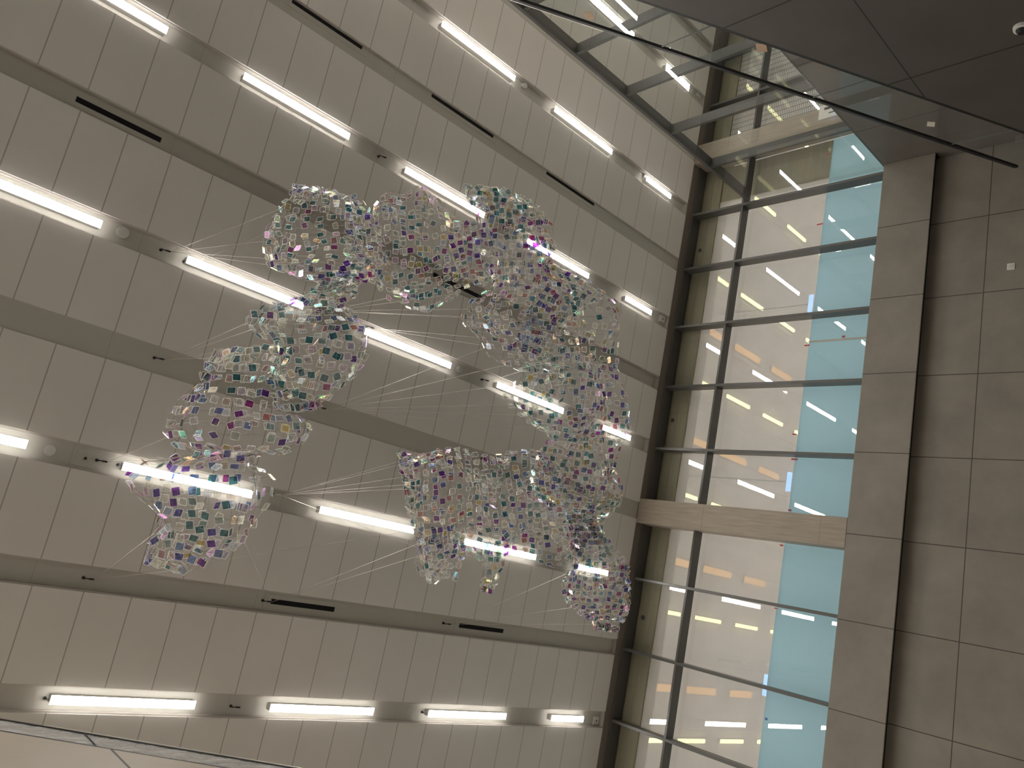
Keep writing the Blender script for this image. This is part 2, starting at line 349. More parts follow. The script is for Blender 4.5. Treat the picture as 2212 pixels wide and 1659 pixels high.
# ------------------------------------------------------------------ end wall: sill stone, lower stone wall, ledge
mb = MB(); mb.box(P(XW, Y_R, 0.4965), P(1.2565, Y_L, Z_S)); struct(bevel(mb.build('wall_end_sill', M['stone_band']), 0.006), 'stone clad band below the glass wall')
mb = MB(); mb.box(P(1.2565, Y_R, 0.574), P(1.298, Y_L, Z_S-0.0005)); mb.box(P(1.2565, Y_R, 0.502), P(1.2572, Y_L, 0.574)); mb.box(P(XT-0.0008, Y_R, 0.502), P(XT, Y_L, 0.574)); struct(mb.build('trim_22', M['void']))  # cavity behind the band lined black, its shade put into the colour
mb = MB(); mb.box(P(XT, Y_R, Z_F), P(1.30, Y_L, 0.5735)); struct(mb.build('wall_end_lower', M['stone']), 'stone tiled lower end wall')
mb = MB(); mb.box(P(XW, Y_RR, 0.4965), P(1.298, Y_R, Z_S)); struct(mb.build('wall_end_gallery', M['stone']))
mb = MB(); mb.box(P(X_B, Y_RR, Z_F-0.02), P(XT, Y_L, Z_F)); struct(mb.build('floor', M['floor']))
mb = MB(); mb.box(P(X_B-0.02, Y_RR, Z_F), P(X_B, Y_L, 1.0)); struct(mb.build('wall_back', M['plaster']))
mb = MB(); mb.box(P(X_B, Y_L, Z_F), P(XW, Y_L+0.02, 1.0)); struct(mb.build('wall_left', M['plaster']))
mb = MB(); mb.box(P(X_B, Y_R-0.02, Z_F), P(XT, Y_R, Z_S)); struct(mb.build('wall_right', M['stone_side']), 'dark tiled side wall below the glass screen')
mb = MB(); mb.box(P(X_B, Y_RR, 0.555), P(XW, Y_R-0.02, Z_S)); struct(mb.build('floor_gallery', M['floor']))
mb = MB(); mb.box(P(X_B, Y_RR-0.02, 0.555), P(1.30, Y_RR, 1.0)); struct(mb.build('wall_gallery', M['plaster']))

# ceiling head trims along the glass wall
mb = MB(); mb.box(P(XW, Y_RR, 0.9985), P(XM, Y_L, 1.012)); struct(mb.build('trim_20', M['head_trim']))
mb = MB(); mb.box(P(XM, Y_RR, 0.9950), P(XG+0.004, Y_L, 1.012)); struct(mb.build('trim_21', M['frame']))

# ------------------------------------------------------------------ glass end wall
MULL = [0.766, 0.634, 0.5015, 0.370, 0.2385, 0.1075, -0.0265, None, -0.287, -0.4172, -0.5475, -0.679, -0.806]
BEAMS = [(-0.1805, -0.1325, 'travertine post standing across the glass wall'), (-0.966, -0.921, 'travertine post of the glass wall seen through the side screen'), (0.610, 0.658, 'travertine post at the left of the glass wall')]
for a, b, lab in BEAMS:
    mb = MB(); mb.box(P(XW-0.0005, a, Z_S), P(XG+0.001, b, 1.0)); bevel(mb.build('stone_post', M['travertine']), 0.006); tag(C.objects[-1], lab, 'post')
mw = 0.0026
ys = [0.766, 0.5015, 0.370, 0.2385, 0.1075, -0.0265, -0.287, -0.4172, -0.5475, -0.679, -0.806, -1.075, -1.205, -1.335, -1.465]
q = 30
for yy in ys:
    mb = MB(); mb.box(P(XM, yy-mw, Z_S), P(XG, yy+mw, 0.995)); struct(bevel(mb.build('trim_%d' % q, M['frame']), 0.005)); q += 1
# the horizontal transom and the sill rail, in runs between the posts
RUNS = [(Y_RR, -0.966), (-0.921, -0.1805), (-0.1325, 0.610), (0.658, Y_L)]
for a, b in RUNS:
    mb = MB(); mb.box(P(XM+0.0008, a, 0.8725), P(XG, b, 0.8772)); struct(bevel(mb.build('trim_%d' % q, M['frame']), 0.005)); q += 1
    mb = MB(); mb.box(P(XM+0.001, a, Z_S), P(XG, b, Z_S+0.004)); struct(mb.build('trim_%d' % q, M['frame'])); q += 1
# panes
stops = sorted(ys + [Y_RR, Y_L])
q = 1
allst = sorted([(yy-mw, yy+mw) for yy in ys] + [(a, b) for a, b, _ in BEAMS])
lo = Y_RR; bays = []
for a, b in allst:
    bays.append((lo, a)); lo = b
bays.append((lo, Y_L))
for a, b in bays:
    for z0, z1 in ((Z_S, 0.8725), (0.8772, 0.995)):
        mb = MB(); mb.add([P(XG-0.0004, a, z0), P(XG-0.0004, b, z0), P(XG-0.0004, b, z1), P(XG-0.0004, a, z1)], [(0, 1, 2, 3)])
        struct(mb.build('window_%d' % q, M['glass'])); q += 1

# ------------------------------------------------------------------ behind the glass: timber head, plastic sheet, blue board
def on_x(px, py, x):
    d = ray(px, py); return d.y/d.x*x, d.z/d.x*x
ZF0, ZF1 = 0.7085, 0.9525
mb = MB(); mb.box(P(1.300, Y_RR, ZF1), P(1.335, Y_L, 1.10)); struct(mb.build('trim_70', M['timber']), 'olive timber band along the head of the glass wall')
def bay_name(a, b):
    c = (a+b)/2
    if c < -0.97: return 'behind the netting past the far post'
    vis = [z for z in bays if z[0] > -0.93 and z[1] < 0.62]
    vis = sorted(vis); idx = vis.index((a, b)) if (a, b) in vis else None
    if idx is None: return 'in the glass bay nearest the left wall'
    return 'in the %s glass bay from the far post' % ORD[idx] if idx < 11 else 'in the last glass bay before the left post'
cnt = 0
for a, b in bays:
    nm = bay_name(a, b); c = (a+b)/2
    if b-a < 0.02: continue
    cnt += 1
    suffix = nm if not ('netting' in nm or 'left wall' in nm) else nm
    m_ = (b + mw - 0.0001, a - mw + 0.0001)
    mb = MB(); top = ZF0+random.uniform(-0.001, 0.002); sd = random.uniform(0, 50)
    vs = [P(1.3005 + noise.noise(Vector((i*0.5+sd, j*0.35, sd)))*0.0005, m_[1]+(m_[0]-m_[1])*i/10, Z_S-0.02+(top-Z_S+0.02)*j/10) for i in range(11) for j in range(11)]
    mb.add(vs, [(i*11+j, (i+1)*11+j, (i+1)*11+j+1, i*11+j+1) for i in range(10) for j in range(10)])
    tag(mb.build('blue_sheet', M['blue'], smooth=True), 'pale blue sheet %s' % suffix, 'sheet', 'blue sheets along the glass wall')
    fa = m_[1]
    fb = m_[0]
    if -0.93 < c < -0.81: fa = -0.842
    mb = MB(); nx, nz = 14, 22
    vs = []; seed = random.uniform(0, 99)
    for i in range(nx+1):
        for j in range(nz+1):
            u, v = i/nx, j/nz
            d = noise.noise(Vector((u*7+seed, v*2.2, seed)))*0.0009 + noise.noise(Vector((u*3+seed, v*9, 2)))*0.0004
            vs.append(P(1.3035 + d, fa+(fb-fa)*u, ZF0-0.003+(ZF1-ZF0+0.006)*v))
    fs = [(i*(nz+1)+j, (i+1)*(nz+1)+j, (i+1)*(nz+1)+j+1, i*(nz+1)+j+1) for i in range(nx) for j in range(nz)]
    mb.add(vs, fs); o = mb.build('plastic_sheet', M['film'], smooth=True)
    tag(o, 'translucent plastic sheet %s' % suffix, 'plastic sheet', 'plastic sheets behind the glass wall')
mb = MB(); mb.box(P(1.3045, -0.925, ZF0), P(1.307, -0.842, ZF1)); tag(mb.build('wall_board', M['timber']), 'olive board behind the glass just past the far post', 'board')  # panel put in to give the open bay its olive tone
for px, py, lab in [(1512, 541, 'dark round plug in the olive band, upper bay'), (1453, 908, 'dark round plug in the olive band above the travertine post'), (1389, 1334, 'dark round plug in the olive band below the travertine post')]:
    yy, zz = on_x(px, py, 1.2998); mb = MB(); mb.tube(P(1.2990, yy, zz), P(1.3002, yy, zz), 0.05, 16); tag(mb.build('wall_plug', M['fascia']), lab, 'plug', 'plugs in the olive band')
# netting past the far post
mb = MB(); yy = -0.968
ny = 0
while yy > -1.5:
    mb.box(P(1.3018, yy-0.0005, 0.70), P(1.3022, yy+0.0005, 1.0)); yy -= 0.0125
zz = 0.70
while zz < 1.0:
    mb.box(P(1.3022, -1.5, zz-0.0004), P(1.3026, -0.968, zz+0.0004)); zz += 0.0042
tag(mb.build('safety_netting', M['frame']), 'dark square mesh netting hung behind the glass past the far post', 'netting', kind='stuff')
# tapes where sheet meets board
def tape(y_, z_, dy, dz, mat, label, x=1.2985):
    mb = MB(); mb.box(P(x, y_-dy, z_-dz), P(x+0.0005, y_+dy, z_+dz)); tag(mb.build('tape_strip', mat), label, 'tape', 'tape strips on the plastic sheet')
for px, py, dy, dz, mat, lab in [(1771, 484, 0.0012, 0.006, 'red_tape', 'red tape strip at the sheet edge in the fifth bay above the travertine post'), (1743, 746, 0.0013, 0.005, 'red_tape', 'red tape strip at the sheet edge in the third bay above the travertine post'),
        (1716, 938, 0.0012, 0.004, 'red_tape', 'red tape strip at the sheet edge in the second bay above the travertine post'), (1716, 992, 0.0014, 0.006, 'red_tape', 'red tape strip at the far sheet corner in the first bay above the travertine post'),
        (1706, 1102, 0.0014, 0.003, 'red_tape', 'red tape piece at the sheet corner touching the upper side of the travertine post'), (1688, 1178, 0.0014, 0.003, 'red_tape', 'red tape strip at the sheet corner just below the travertine post'),
        (1676, 1314, 0.0009, 0.003, 'red_tape', 'red tape strip two bays below the travertine post'), (1655, 1553, 0.0018, 0.002, 'blue_tape', 'small dark blue tape piece at the sheet edge near the bottom'), (1788, 333, 0.0012, 0.004, 'red_tape', 'red tape strip seen through the side screen')]:
    yy, zz = on_x(px, py, 1.2985); tape(yy, zz, dy, dz, M[mat], lab)
y0, z0 = on_x(1795, 735, 1.2985)
mb = MB(); mb.box(P(1.2985, y0-0.002, Z_S), P(1.2990, y0+0.0016, ZF0)); tag(mb.build('tape_strip', M['grey_tape']), 'long beige tape seam across a blue board', 'tape')
yy, zz = on_x(1822, 727, 1.298); tape(yy, zz, 0.002, 0.0025, M['red_tape'], 'small red tape square on the long beige tape seam', 1.2978)

# room behind the plastic
ZR = 1.10
mb = MB(); mb.box(P(1.335, Y_RR, ZR), P(2.3, Y_L, ZR+0.02)); struct(mb.build('ceiling_room_behind', M['room']))
mb = MB(); mb.box(P(2.3, Y_RR, 0.5), P(2.32, Y_L, ZR)); struct(mb.build('wall_room_behind', M['room']))
mb = MB(); mb.box(P(1.3045, Y_RR, 0.52), P(2.3, Y_L, 0.54)); struct(mb.build('floor_room_behind', M['room']))
mb = MB(); mb.box(P(1.3045, Y_RR-0.02, 0.5), P(2.3, Y_RR, ZR)); struct(mb.build('wall_room_right', M['room']))
mb = MB(); mb.box(P(1.3045, Y_L, 0.5), P(2.3, Y_L+0.02, ZR)); struct(mb.build('wall_room_left', M['room']))
def back_lamp(x0, x1, y_, hw, mat, label, grp, z=ZR):
    t = empty('batten_lamp', P((x0+x1)/2, y_, z), label, 'lamp', grp)
    mb = MB(); mb.box(P(x0-0.002, y_-hw*1.2, z-0.004), P(x1+0.002, y_+hw*1.2, z)); mb.build('housing', M['white'], t)
    mb = MB(); mb.box(P(x0, y_-hw, z-0.008), P(x1, y_+hw, z-0.004)); mb.build('diffuser', mat, t)
for r_, ya in enumerate([-1.203, -0.9565, -0.7085, -0.4635, -0.217, 0.0254, 0.273, 0.52]):
    for n, (xa, xb) in enumerate([(1.345, 1.436), (1.4945, 1.590), (1.654, 1.745), (1.81, 1.90)]):
        back_lamp(xa*ZR, xb*ZR, ya*ZR, 0.0042, M['lamp_yellow'], 'yellow lamp %s behind the plastic sheet, %s lamp row from the netting' % (ORD[n], ORD[r_]), 'yellow lamps behind the plastic sheet')
for r_, ya in enumerate([-0.583, -0.335, -0.078, 0.1722]):
    for n, (xa, xb) in enumerate([(1.37, 1.447), (1.5, 1.605), (1.668, 1.755)]):
        back_lamp(xa*ZR, xb*ZR, ya*ZR, 0.0075, M['lamp_amber'], 'dim amber lamp %s behind the plastic sheet, %s amber row from the screen' % (ORD[n], ORD[r_]), 'amber lamps behind the plastic sheet')  # emissive strips placed for the orange gleams behind the sheet
for n in range(7):
    back_lamp(2.105, 2.27, -1.4+0.34*n, 0.05, M['lamp_back'], 'broad white ceiling panel lamp deep in the room behind the sheet, %s from the netting' % ORD[n], 'panel lamps deep in the room behind', ZR-0.001)  # added out of sight to light the sheets from behind
for px, py, lab in [(1703, 1040, 'blue glow of a screen behind the sheet above the travertine post'), (1653, 1480, 'blue glow of a screen behind the sheet near the bottom'), (1750, 655, 'faint blue glow of a screen behind the sheet of the fourth bay')]:  # emissive blue bars giving a glow behind the sheet
    yy, zz = on_x(px, py, 1.36); mb = MB(); mb.box(P(1.36, yy-0.018, zz-0.004), P(1.364, yy+0.018, zz+0.004)); so = mb.build('blue_screen', M['lamp_blue']); tag(so, lab, 'screen'); mb = MB(); mb.tube(P(1.3645, yy, zz), P(1.3645, yy, ZR), 0.01, 8); mb.build('drop_rod', M['dark'], so)

# ------------------------------------------------------------------ side glass screen above the right wall
Z_T = 0.8625
fw = 0.0035
mb = MB(); mb.box(P(-0.6, Y_R-0.020, Z_T-0.004), P(XM, Y_R, Z_T+0.003)); struct(bevel(mb.build('trim_80', M['frame']), 0.004), 'dark top rail of the side glass screen')
mb = MB(); mb.box(P(-0.6, Y_R-0.020, Z_S), P(XM, Y_R, Z_S+0.004)); struct(mb.build('trim_81', M['frame']))
xs = [-0.568, -0.436, -0.304, -0.172, -0.04, 0.092, 0.224, 0.356, 0.488, 0.617, 0.7375, 0.8662, 0.9982, 1.1298]
for i, xx in enumerate(xs):
    mb = MB(); mb.box(P(xx-0.0028, Y_R-0.020, Z_S), P(xx+0.0028, Y_R-0.0012, Z_T-0.004)); struct(bevel(mb.build('trim_%d' % (82+i), M['frame']), 0.004))
ends = [-0.6] + xs + [XM]
for i in range(len(ends)-1):
    mb = MB(); yy = Y_R-0.0006
    mb.add([P(ends[i]+0.0005, yy, Z_S+0.004), P(ends[i+1]-0.0005, yy, Z_S+0.004), P(ends[i+1]-0.0005, yy, Z_T-0.004), P(ends[i]+0.0005, yy, Z_T-0.004)], [(0, 1, 2, 3)])
    struct(mb.build('window_%d' % (60+i), M['screen_glass']))

# ------------------------------------------------------------------ staircase on the right with glass balustrade
def stair(name, label, xa, za, xb, zb, y0, y1, bottom, fmat, gmat, gh, setback, joints, gx, rail, side, cap_mat):
    """solid clad flight between (xa,za) and (xb,zb); its visible face is y0; glass stands set back from that face"""
    t = empty(name, P((xa+xb)/2, (y0+y1)/2, (za+zb)/2-0.1), label, 'staircase')
    sl = (zb-za)/(xb-xa); zz = lambda x: za + sl*(x-xa)
    poly = [(xa*S, za*S+EYE), (xb*S, zb*S+EYE)] + [(bx*S, bz*S+EYE) for bx, bz in bottom]
    mb = MB(); ycl = y0 + 0.004*side
    mb.prism(poly, 1, min(y0, ycl)*S, max(y0, ycl)*S); mb.build('cladding', fmat, t)
    mb = MB(); poly2 = [(xa*S, (za-0.006)*S+EYE), (xb*S, (zb-0.006)*S+EYE)] + [(bx*S, bz*S+EYE) for bx, bz in bottom]
    mb.prism(poly2, 1, min(ycl, y1)*S, max(ycl, y1)*S); mb.build('flight', M['fascia'] if side < 0 else fmat, t)
    # black shoe along the top edge
    yg = y0 + setback*side; gt = 0.0008
    mb = MB(); k = 0.006
    mb.prism([(xa*S, za*S+EYE), (xb*S, zb*S+EYE), (xb*S, (zb+k)*S+EYE), (xa*S, (za+k)*S+EYE)], 1, min(y0+0.0006*side, yg+0.003*side)*S, max(y0+0.0006*side, yg+0.003*side)*S); mb.build('base_shoe', M['dark'], t)
    for i in range(len(gx)-1):
        u0, u1 = gx[i]+0.0006, gx[i+1]-0.0006
        mb = MB(); mb.add([P(u0, yg, zz(u0)+k*0.5), P(u1, yg, zz(u1)+k*0.5), P(u1, yg, zz(u1)+gh), P(u0, yg, zz(u0)+gh)], [(0, 1, 2, 3)])
        g = mb.build('glass_panel', gmat, t)
        mb = MB(); mb.box(P(u1, yg-gt, zz(u1)+k), P(u1+0.0011, yg+gt, zz(u1)+gh)); mb.build('glass_edge', M['dark'] if side > 0 else M['glass_edge'], g)
    ra, rb = rail
    hr = 0.0036 if side < 0 else 0.0019; rw = 0.0022 if side < 0 else 0.0009
    mb = MB(); mb.prism([(ra*S, (zz(ra)+gh-hr)*S+EYE), (rb*S, (zz(rb)+gh-hr)*S+EYE), (rb*S, (zz(rb)+gh+hr*0.5)*S+EYE), (ra*S, (zz(ra)+gh+hr*0.5)*S+EYE)], 1, (yg-rw)*S, (yg+rw)*S)
    r_ = bevel(mb.build('handrail', M['rail'], t), 0.005)
    mb = MB(); c0, c1 = cap_mat
    yi = yg - side*(rw + 0.0001); k0 = hr*0.45; k1 = k0 + (0.0022 if side > 0 else 0.0012)
    mb.prism([(c0*S, (zz(c0)+gh+k0)*S+EYE), (c1*S, (zz(c1)+gh+k0)*S+EYE), (c1*S, (zz(c1)+gh+k1)*S+EYE), (c0*S, (zz(c0)+gh+k1)*S+EYE)], 1, min(yi, yi+0.001*side)*S, max(yi, yi+0.001*side)*S)
    mb.build('steel_cap', M['cap'], r_)
    return t, yg
SLR = (0.3193-0.5502)/(1.0753-0.6841)
zr = lambda x: 0.5502 + SLR*(x-0.6841)
st_r, yg_r = stair('staircase', 'dark tiled staircase flank with glass balustrade along the side wall', -0.02, zr(-0.02), 1.185, zr(1.185), -0.700, -0.806,
    [(1.185, Z_F), (-0.02, Z_F)], M['fascia'], M['rail_glass'], 0.0885, 0.003, None, [-0.02, 0.09, 0.29, 0.487, 0.6873, 0.8824, 1.0755, 1.185], (-0.02, 1.172), -1, (0.45, 0.62))
SLL = -0.662
zl = lambda x: 0.7348 + SLL*(x-0.1901)
st_l, yg_l = stair('staircase', 'beige clad staircase flank with dusty glass balustrade in the bottom corner', -0.02, zl(-0.02), 0.62, zl(0.62), 0.2, 0.33,
    [(0.62, zl(0.62)-0.06), (-0.02, zl(-0.02)-0.22)], M['fascia_pale'], M['rail_glass_dusty'], 0.0975, 0.0135, None, [-0.02, 0.06, 0.268, 0.4715, 0.62], (-0.02, 0.62), 1, (0.24, 0.62))
# paper stickers on the balustrade glass and other small things there
def sticker(px, py, r, label, mat, sides=4, rot=0.3):
    d = ray(px, py); k = (yg_r+0.0006)*S/d.y; c = d*k + Vector((0, 0, EYE)); mb = MB()
    pts = [(c.x + math.cos(rot+2*math.pi*i/sides)*r*1.3, c.z + math.sin(rot+2*math.pi*i/sides)*r) for i in range(sides)]
    mb.prism(pts, 1, c.y, c.y+0.003); tag(mb.build('paper_sticker', mat), label, 'sticker')
sticker(1271, 34, 0.085, 'brown paper sticker on the upper part of the stair glass', M['paper_brown'], rot=1.2)
sticker(1645, 103, 0.10, 'brown paper sticker at the foot of the stair glass, before the netting', M['paper_brown'], rot=1.3)
sticker(2011, 268, 0.075, 'pale paper sticker on the lowest stair glass near the stone wall', M['grey_tape'], rot=1.3)
def plate(px, py, x, r, label):
    d = ray(px, py); k = x*S/d.x; c = d*k + Vector((0, 0, EYE)); t = empty('wall_plate', c, label, 'wall plate')
    mb = MB(); mb.box(c + Vector((-0.012, -r, -r)), c + Vector((0, r, r))); bevel(mb.build('plate', M['white'], t), 0.004)
    mb = MB(); mb.box(c + Vector((-0.018, -r*0.55, -r*0.55)), c + Vector((-0.012, r*0.55, r*0.55))); mb.build('insert', M['grey_tape'], t)
plate(2184, 576, XT, 0.062, 'small square white plate on the stone end wall')
d = ray(2207, 58); c = d*(-0.700*S/d.y) + Vector((0, 0, EYE)); t = empty('dome_camera', c, 'white dome camera on the dark stair flank', 'camera')
mb = MB(); mb.tube(c, c + Vector((0, 0.05, 0)), 0.10, 24, r2=0.095); bevel(mb.build('housing', M['white'], t), 0.004)
mb = MB(); mb.tube(c + Vector((0, 0.05, 0)), c + Vector((0, 0.10, 0)), 0.07, 20, r2=0.045); bevel(mb.build('dome', M['dark'], t), 0.01)
# sign on the far post
y0, z0 = on_x(1797, 240, XW-0.0012); t = empty('paper_sign', P(XW-0.001, y0, z0), 'white paper sign with dark bars on the far travertine post', 'sign')
mb = MB(); mb.box(P(XW-0.0014, y0-0.019, z0-0.018), P(XW-0.0006, y0+0.012, z0+0.026)); mb.build('sheet', M['white'], t)
mb = MB(); mb.box(P(XW-0.0018, y0-0.012, z0-0.012), P(XW-0.0014, y0-0.007, z0+0.016)); mb.box(P(XW-0.0018, y0+0.001, z0-0.006), P(XW-0.0014, y0+0.003, z0+0.006)); mb.build('printed_bar', M['dark'], t)

# ------------------------------------------------------------------ the hanging sculpture
A_ = [(313,1208,402,1232,7.7),(318,1165,485,1192,7.7),(340,1128,532,1162,7.7),(318,1085,562,1110,7.7),(303,1048,580,1062,7.75),(325,1002,568,1015,7.8),(415,985,552,985,7.9),
      (425,975,590,985,8.0),(372,948,640,962,8.0),(358,912,650,925,8.05),(380,868,622,890,8.1),(415,830,607,850,8.2),(445,790,610,800,8.3),(465,762,606,752,8.4)]
A2 = [(640,882,690,872,8.4),(590,835,735,842,8.4),(592,790,782,805,8.45),(597,745,799,765,8.5),(560,715,795,725,8.6),(542,695,775,690,8.7),(585,662,755,655,8.9),(668,638,765,636,9.2),(690,608,772,606,9.6),
      (610,590,800,590,10.0),(563,560,826,556,10.3),(570,510,815,505,10.5),(588,460,785,462,10.6),(618,418,765,430,10.7),(632,402,715,414,10.8)]
B_ = [(755,440,765,600,10.7),(795,452,805,605,10.8),(828,410,842,650,10.9),(870,430,880,657,11.0),(910,400,922,650,11.1),(948,428,968,628,11.2),(985,470,1008,610,11.2),(1018,480,1045,612,11.2)]
C_ = [(1008,405,1095,412,11.5),(1015,436,1150,440,11.4),(1035,478,1192,490,11.4),(1040,525,1208,540,11.4),(1045,575,1212,570,11.4),(1050,622,1275,608,11.4),(1003,652,1318,648,11.4),(1010,695,1335,700,11.4),(1050,742,1332,750,11.5),
      (1095,782,1322,790,11.5),(1140,805,1322,802,11.5),(1108,832,1348,840,11.6),(1098,862,1360,880,11.6),(1122,908,1357,920,11.7),(1165,935,1335,952,11.8),(1150,975,1332,990,11.9),(1140,1015,1342,1030,12.0),(1150,1062,1340,1080,12.1),
      (1190,1100,1312,1112,12.2),(1222,1130,1300,1130,12.4),(1228,1170,1312,1168,12.5),(1227,1212,1348,1215,12.7),(1220,1262,1364,1265,12.8),(1222,1300,1366,1302,12.9),(1262,1332,1348,1335,13.0),(1288,1352,1328,1360,13.0)]
D_ = [(1190,1008,1230,1218,11.7),(1150,985,1165,1195,11.6),(1105,982,1128,1190,11.5),(1050,985,1062,1205,11.4),(1003,968,1010,1205,11.3),(952,966,965,1242,11.2),(902,976,922,1236,11.1),(866,990,888,1110,11.0)]
E_ = [(1020,1172,1090,1176,11.3),(1036,1205,1086,1205,11.3),(1042,1238,1078,1236,11.3),(1044,1272,1064,1270,11.3)]
TILE, PITCH = 0.082, 0.119
def cr(p0, p1, p2, p3, t):
    return tuple(0.5*((2*b) + (c-a)*t + (2*a-5*b+4*c-d)*t*t + (3*b-a-3*c+d)*t**3) for a, b, c, d in zip(p0, p1, p2, p3))
nodes_tiles = []; wires = []
def strand(st, seed, scale=1.0, pitch=PITCH, thick=0.72, rough=0.20, keep=0.88, wire=True):
    dense = []
    for i in range(len(st)-1):
        for k in range(24): dense.append(cr(st[max(i-1, 0)], st[i], st[i+1], st[min(i+2, len(st)-1)], k/24))
    dense.append(tuple(float(v) for v in st[-1]))
    cen = [(at_depth(a, b, w_) + at_depth(c, d, w_))*0.5 for a, b, c, d, w_ in dense]
    half = [(at_depth(c, d, w_) - at_depth(a, b, w_)).length*0.5 for a, b, c, d, w_ in dense]
    circ = sum(math.pi*h*(1+thick) for h in half)/len(half)*scale
    n = max(7, round(circ/pitch))
    acc = 0; nextd = 0; rings = []
    for i in range(len(dense)):
        if i: acc += (cen[i]-cen[i-1]).length
        if acc >= nextd or i == len(dense)-1:
            nextd = acc + pitch; a, b, c, d, w_ = dense[i]
            pa, pb = at_depth(a, b, w_), at_depth(c, d, w_); h = (pb-pa)*0.5*scale
            vd = ray((a+c)/2, (b+d)/2).normalized(); dv = vd*h.length*thick
            R_ = []; nr = len(rings)
            fx = cen[min(i+6, len(cen)-1)] - cen[max(i-6, 0)]; fx.normalize()
            for j in range(n):
                th = 2*math.pi*j/n + 0.035*nr
                cx_, sx_ = math.cos(th), math.sin(th)
                f = 1 + rough*1.6*noise.noise(Vector((cx_*1.6+seed, sx_*1.6, acc*1.5))) - 0.03
                f += 0.07*math.sin(3*th + acc*3.1 + seed) + 0.05*math.sin(5*th - acc*4.3 + seed*2)
                sl = 0.5*pitch*noise.noise(Vector((cx_*1.2, sx_*1.2+seed, acc*2.0)))
                R_.append(cen[i] + h*cx_*f + dv*sx_*f + fx*sl + Vector([random.gauss(0, 0.010) for _ in range(3)]))
            rings.append(R_)
    for i, R_ in enumerate(rings):
        for j in range(n):
            p = R_[j]; q_ = R_[(j+1) % n]
            tu = (q_ - R_[j-1]); tv = (rings[min(i+1, len(rings)-1)][j] - rings[max(i-1, 0)][j])
            if wire:
                wires.append((p, q_))
                if i+1 < len(rings):
                    wires.append((p, rings[i+1][j]))
            if random.random() < keep and tu.length > 1e-4 and tv.length > 1e-4: nodes_tiles.append((p, tu.normalized(), tv.normalized(), tu.length*0.5, seed))
strand(A_, 1.3); strand(A2, 5.1); strand(B_, 9.7); strand(C_, 14.2, thick=0.6); strand(C_[1:-3], 21.9, scale=0.62, pitch=0.13, wire=False, rough=0.3, keep=0.75)
strand(D_, 27.4); strand(E_, 33.0)
strand([(905,1150,985,1140,11.0),(900,1195,1010,1185,11.0),(915,1240,990,1242,11.0)], 41.0, keep=0.8)
strand([(1165,560,1300,640,11.1),(1120,690,1200,720,11.0),(1110,745,1190,770,11.0)], 44.0, keep=0.9, rough=0.3)

def tile_geo(mb, p, n_, u, tint, size=TILE, th=0.004, rim=0.0038):
    v = n_.cross(u).normalized(); u = v.cross(n_).normalized(); hs = size/2; r = size*0.13
    def ring(inset, off):
        out = []
        for sx, sy, a0 in ((1,1,0),(-1,1,90),(-1,-1,180),(1,-1,270)):
            for k in (0, 45, 90):
                a = math.radians(a0+k); h2 = hs-inset; rr = max(r-inset, 0.003)
                out.append(p + u*(sx*(h2-rr)+math.cos(a)*rr) + v*(sy*(h2-rr)+math.sin(a)*rr) + n_*off)
        return out
    vs = ring(rim, th/2) + ring(0, th/2) + ring(0, -th/2) + ring(rim, -th/2); k = 12
    mb.add(vs, [tuple(range(12)), tuple(range(47, 35, -1))], 0, tint)
    fs = []
    for b_ in (0, 12, 24): fs += [(b_+i, b_+k+i, b_+k+(i+1) % k, b_+(i+1) % k) for i in range(k)]
    mb.add(vs, fs, 1, tint) if False else None
    o = len(mb.v)-48
    for f in fs: mb.f.append(tuple(i+o for i in f)); mb.m.append(1); mb.tint.append(tint)
EYEV = Vector((0, 0, EYE))
FILMS = [(at_depth(a, b, w_), rad, tt) for a, b, w_, rad, tt in [(440,1090,7.4,0.42,0.95),(440,1020,7.6,0.40,0.47),(700,760,8.2,0.55,0.95),(730,630,9.3,0.4,0.93),(1120,740,11.2,0.5,0.50),(1005,500,11.0,0.45,0.52),(530,885,7.9,0.32,0.52),(1085,1075,11.2,0.6,0.96),
    (1140,885,11.4,0.5,0.95),(1185,790,11.3,0.45,0.94),(1190,540,11.2,0.45,0.58),(1275,1040,11.8,0.45,0.56),(930,1135,11.0,0.4,0.55),(1200,620,11.2,0.35,0.64),(1060,1225,11.3,0.3,0.95),(1240,960,11.7,0.4,0.96),(500,810,8.1,0.35,0.95),(690,470,10.4,0.5,0.80),(870,560,11.0,0.5,0.98),(910,430,11.1,0.35,0.47),(600,560,10.1,0.35,0.72),(1290,880,11.5,0.4,0.45),(1250,720,11.3,0.5,0.76)]]
tiles = []
for p, tu, tv, gap, seed in nodes_tiles:
    n_ = tu.cross(tv)
    if n_.length < 0.1: continue
    n_.normalize()
    crowd = max(0.0, 1 - gap/PITCH)          # where the net is gathered the tiles turn edge on
    sg = 0.13 + 1.0*crowd
    if random.random() < 0.10: sg = 0.7
    n_ = (n_ + tu*random.gauss(0, sg) + tv*random.gauss(0, sg)).normalized()
    a = random.gauss(0.0, 0.16); u = (tu*math.cos(a) + tv*math.sin(a)); u = (u - n_*u.dot(n_))
    if u.length < 0.05: continue
    u.normalize()
    patch = noise.noise(p*0.8 + Vector((3.1, seed, 1.7)))*(1.15 if seed in (14.2, 21.9, 44.0, 27.4) else 0.95)
    tint = (0.10 + patch + random.gauss(0, 0.09)) % 1.0
    if random.random() < 0.24: tint = random.random()
    for c_, rad, tt in FILMS:              # runs of the net carry one kind of film
        if (p-c_).length < rad and random.random() < 0.72: tint = (tt + random.gauss(0, 0.06)) % 1.0
    view = (p-EYEV); area = abs(n_.dot(view.normalized()))/view.length_squared
    tiles.append((area, p, n_, u, tint))
tiles.sort(key=lambda t: -t[0])
cen = sum((t[1] for t in tiles), Vector())/len(tiles)
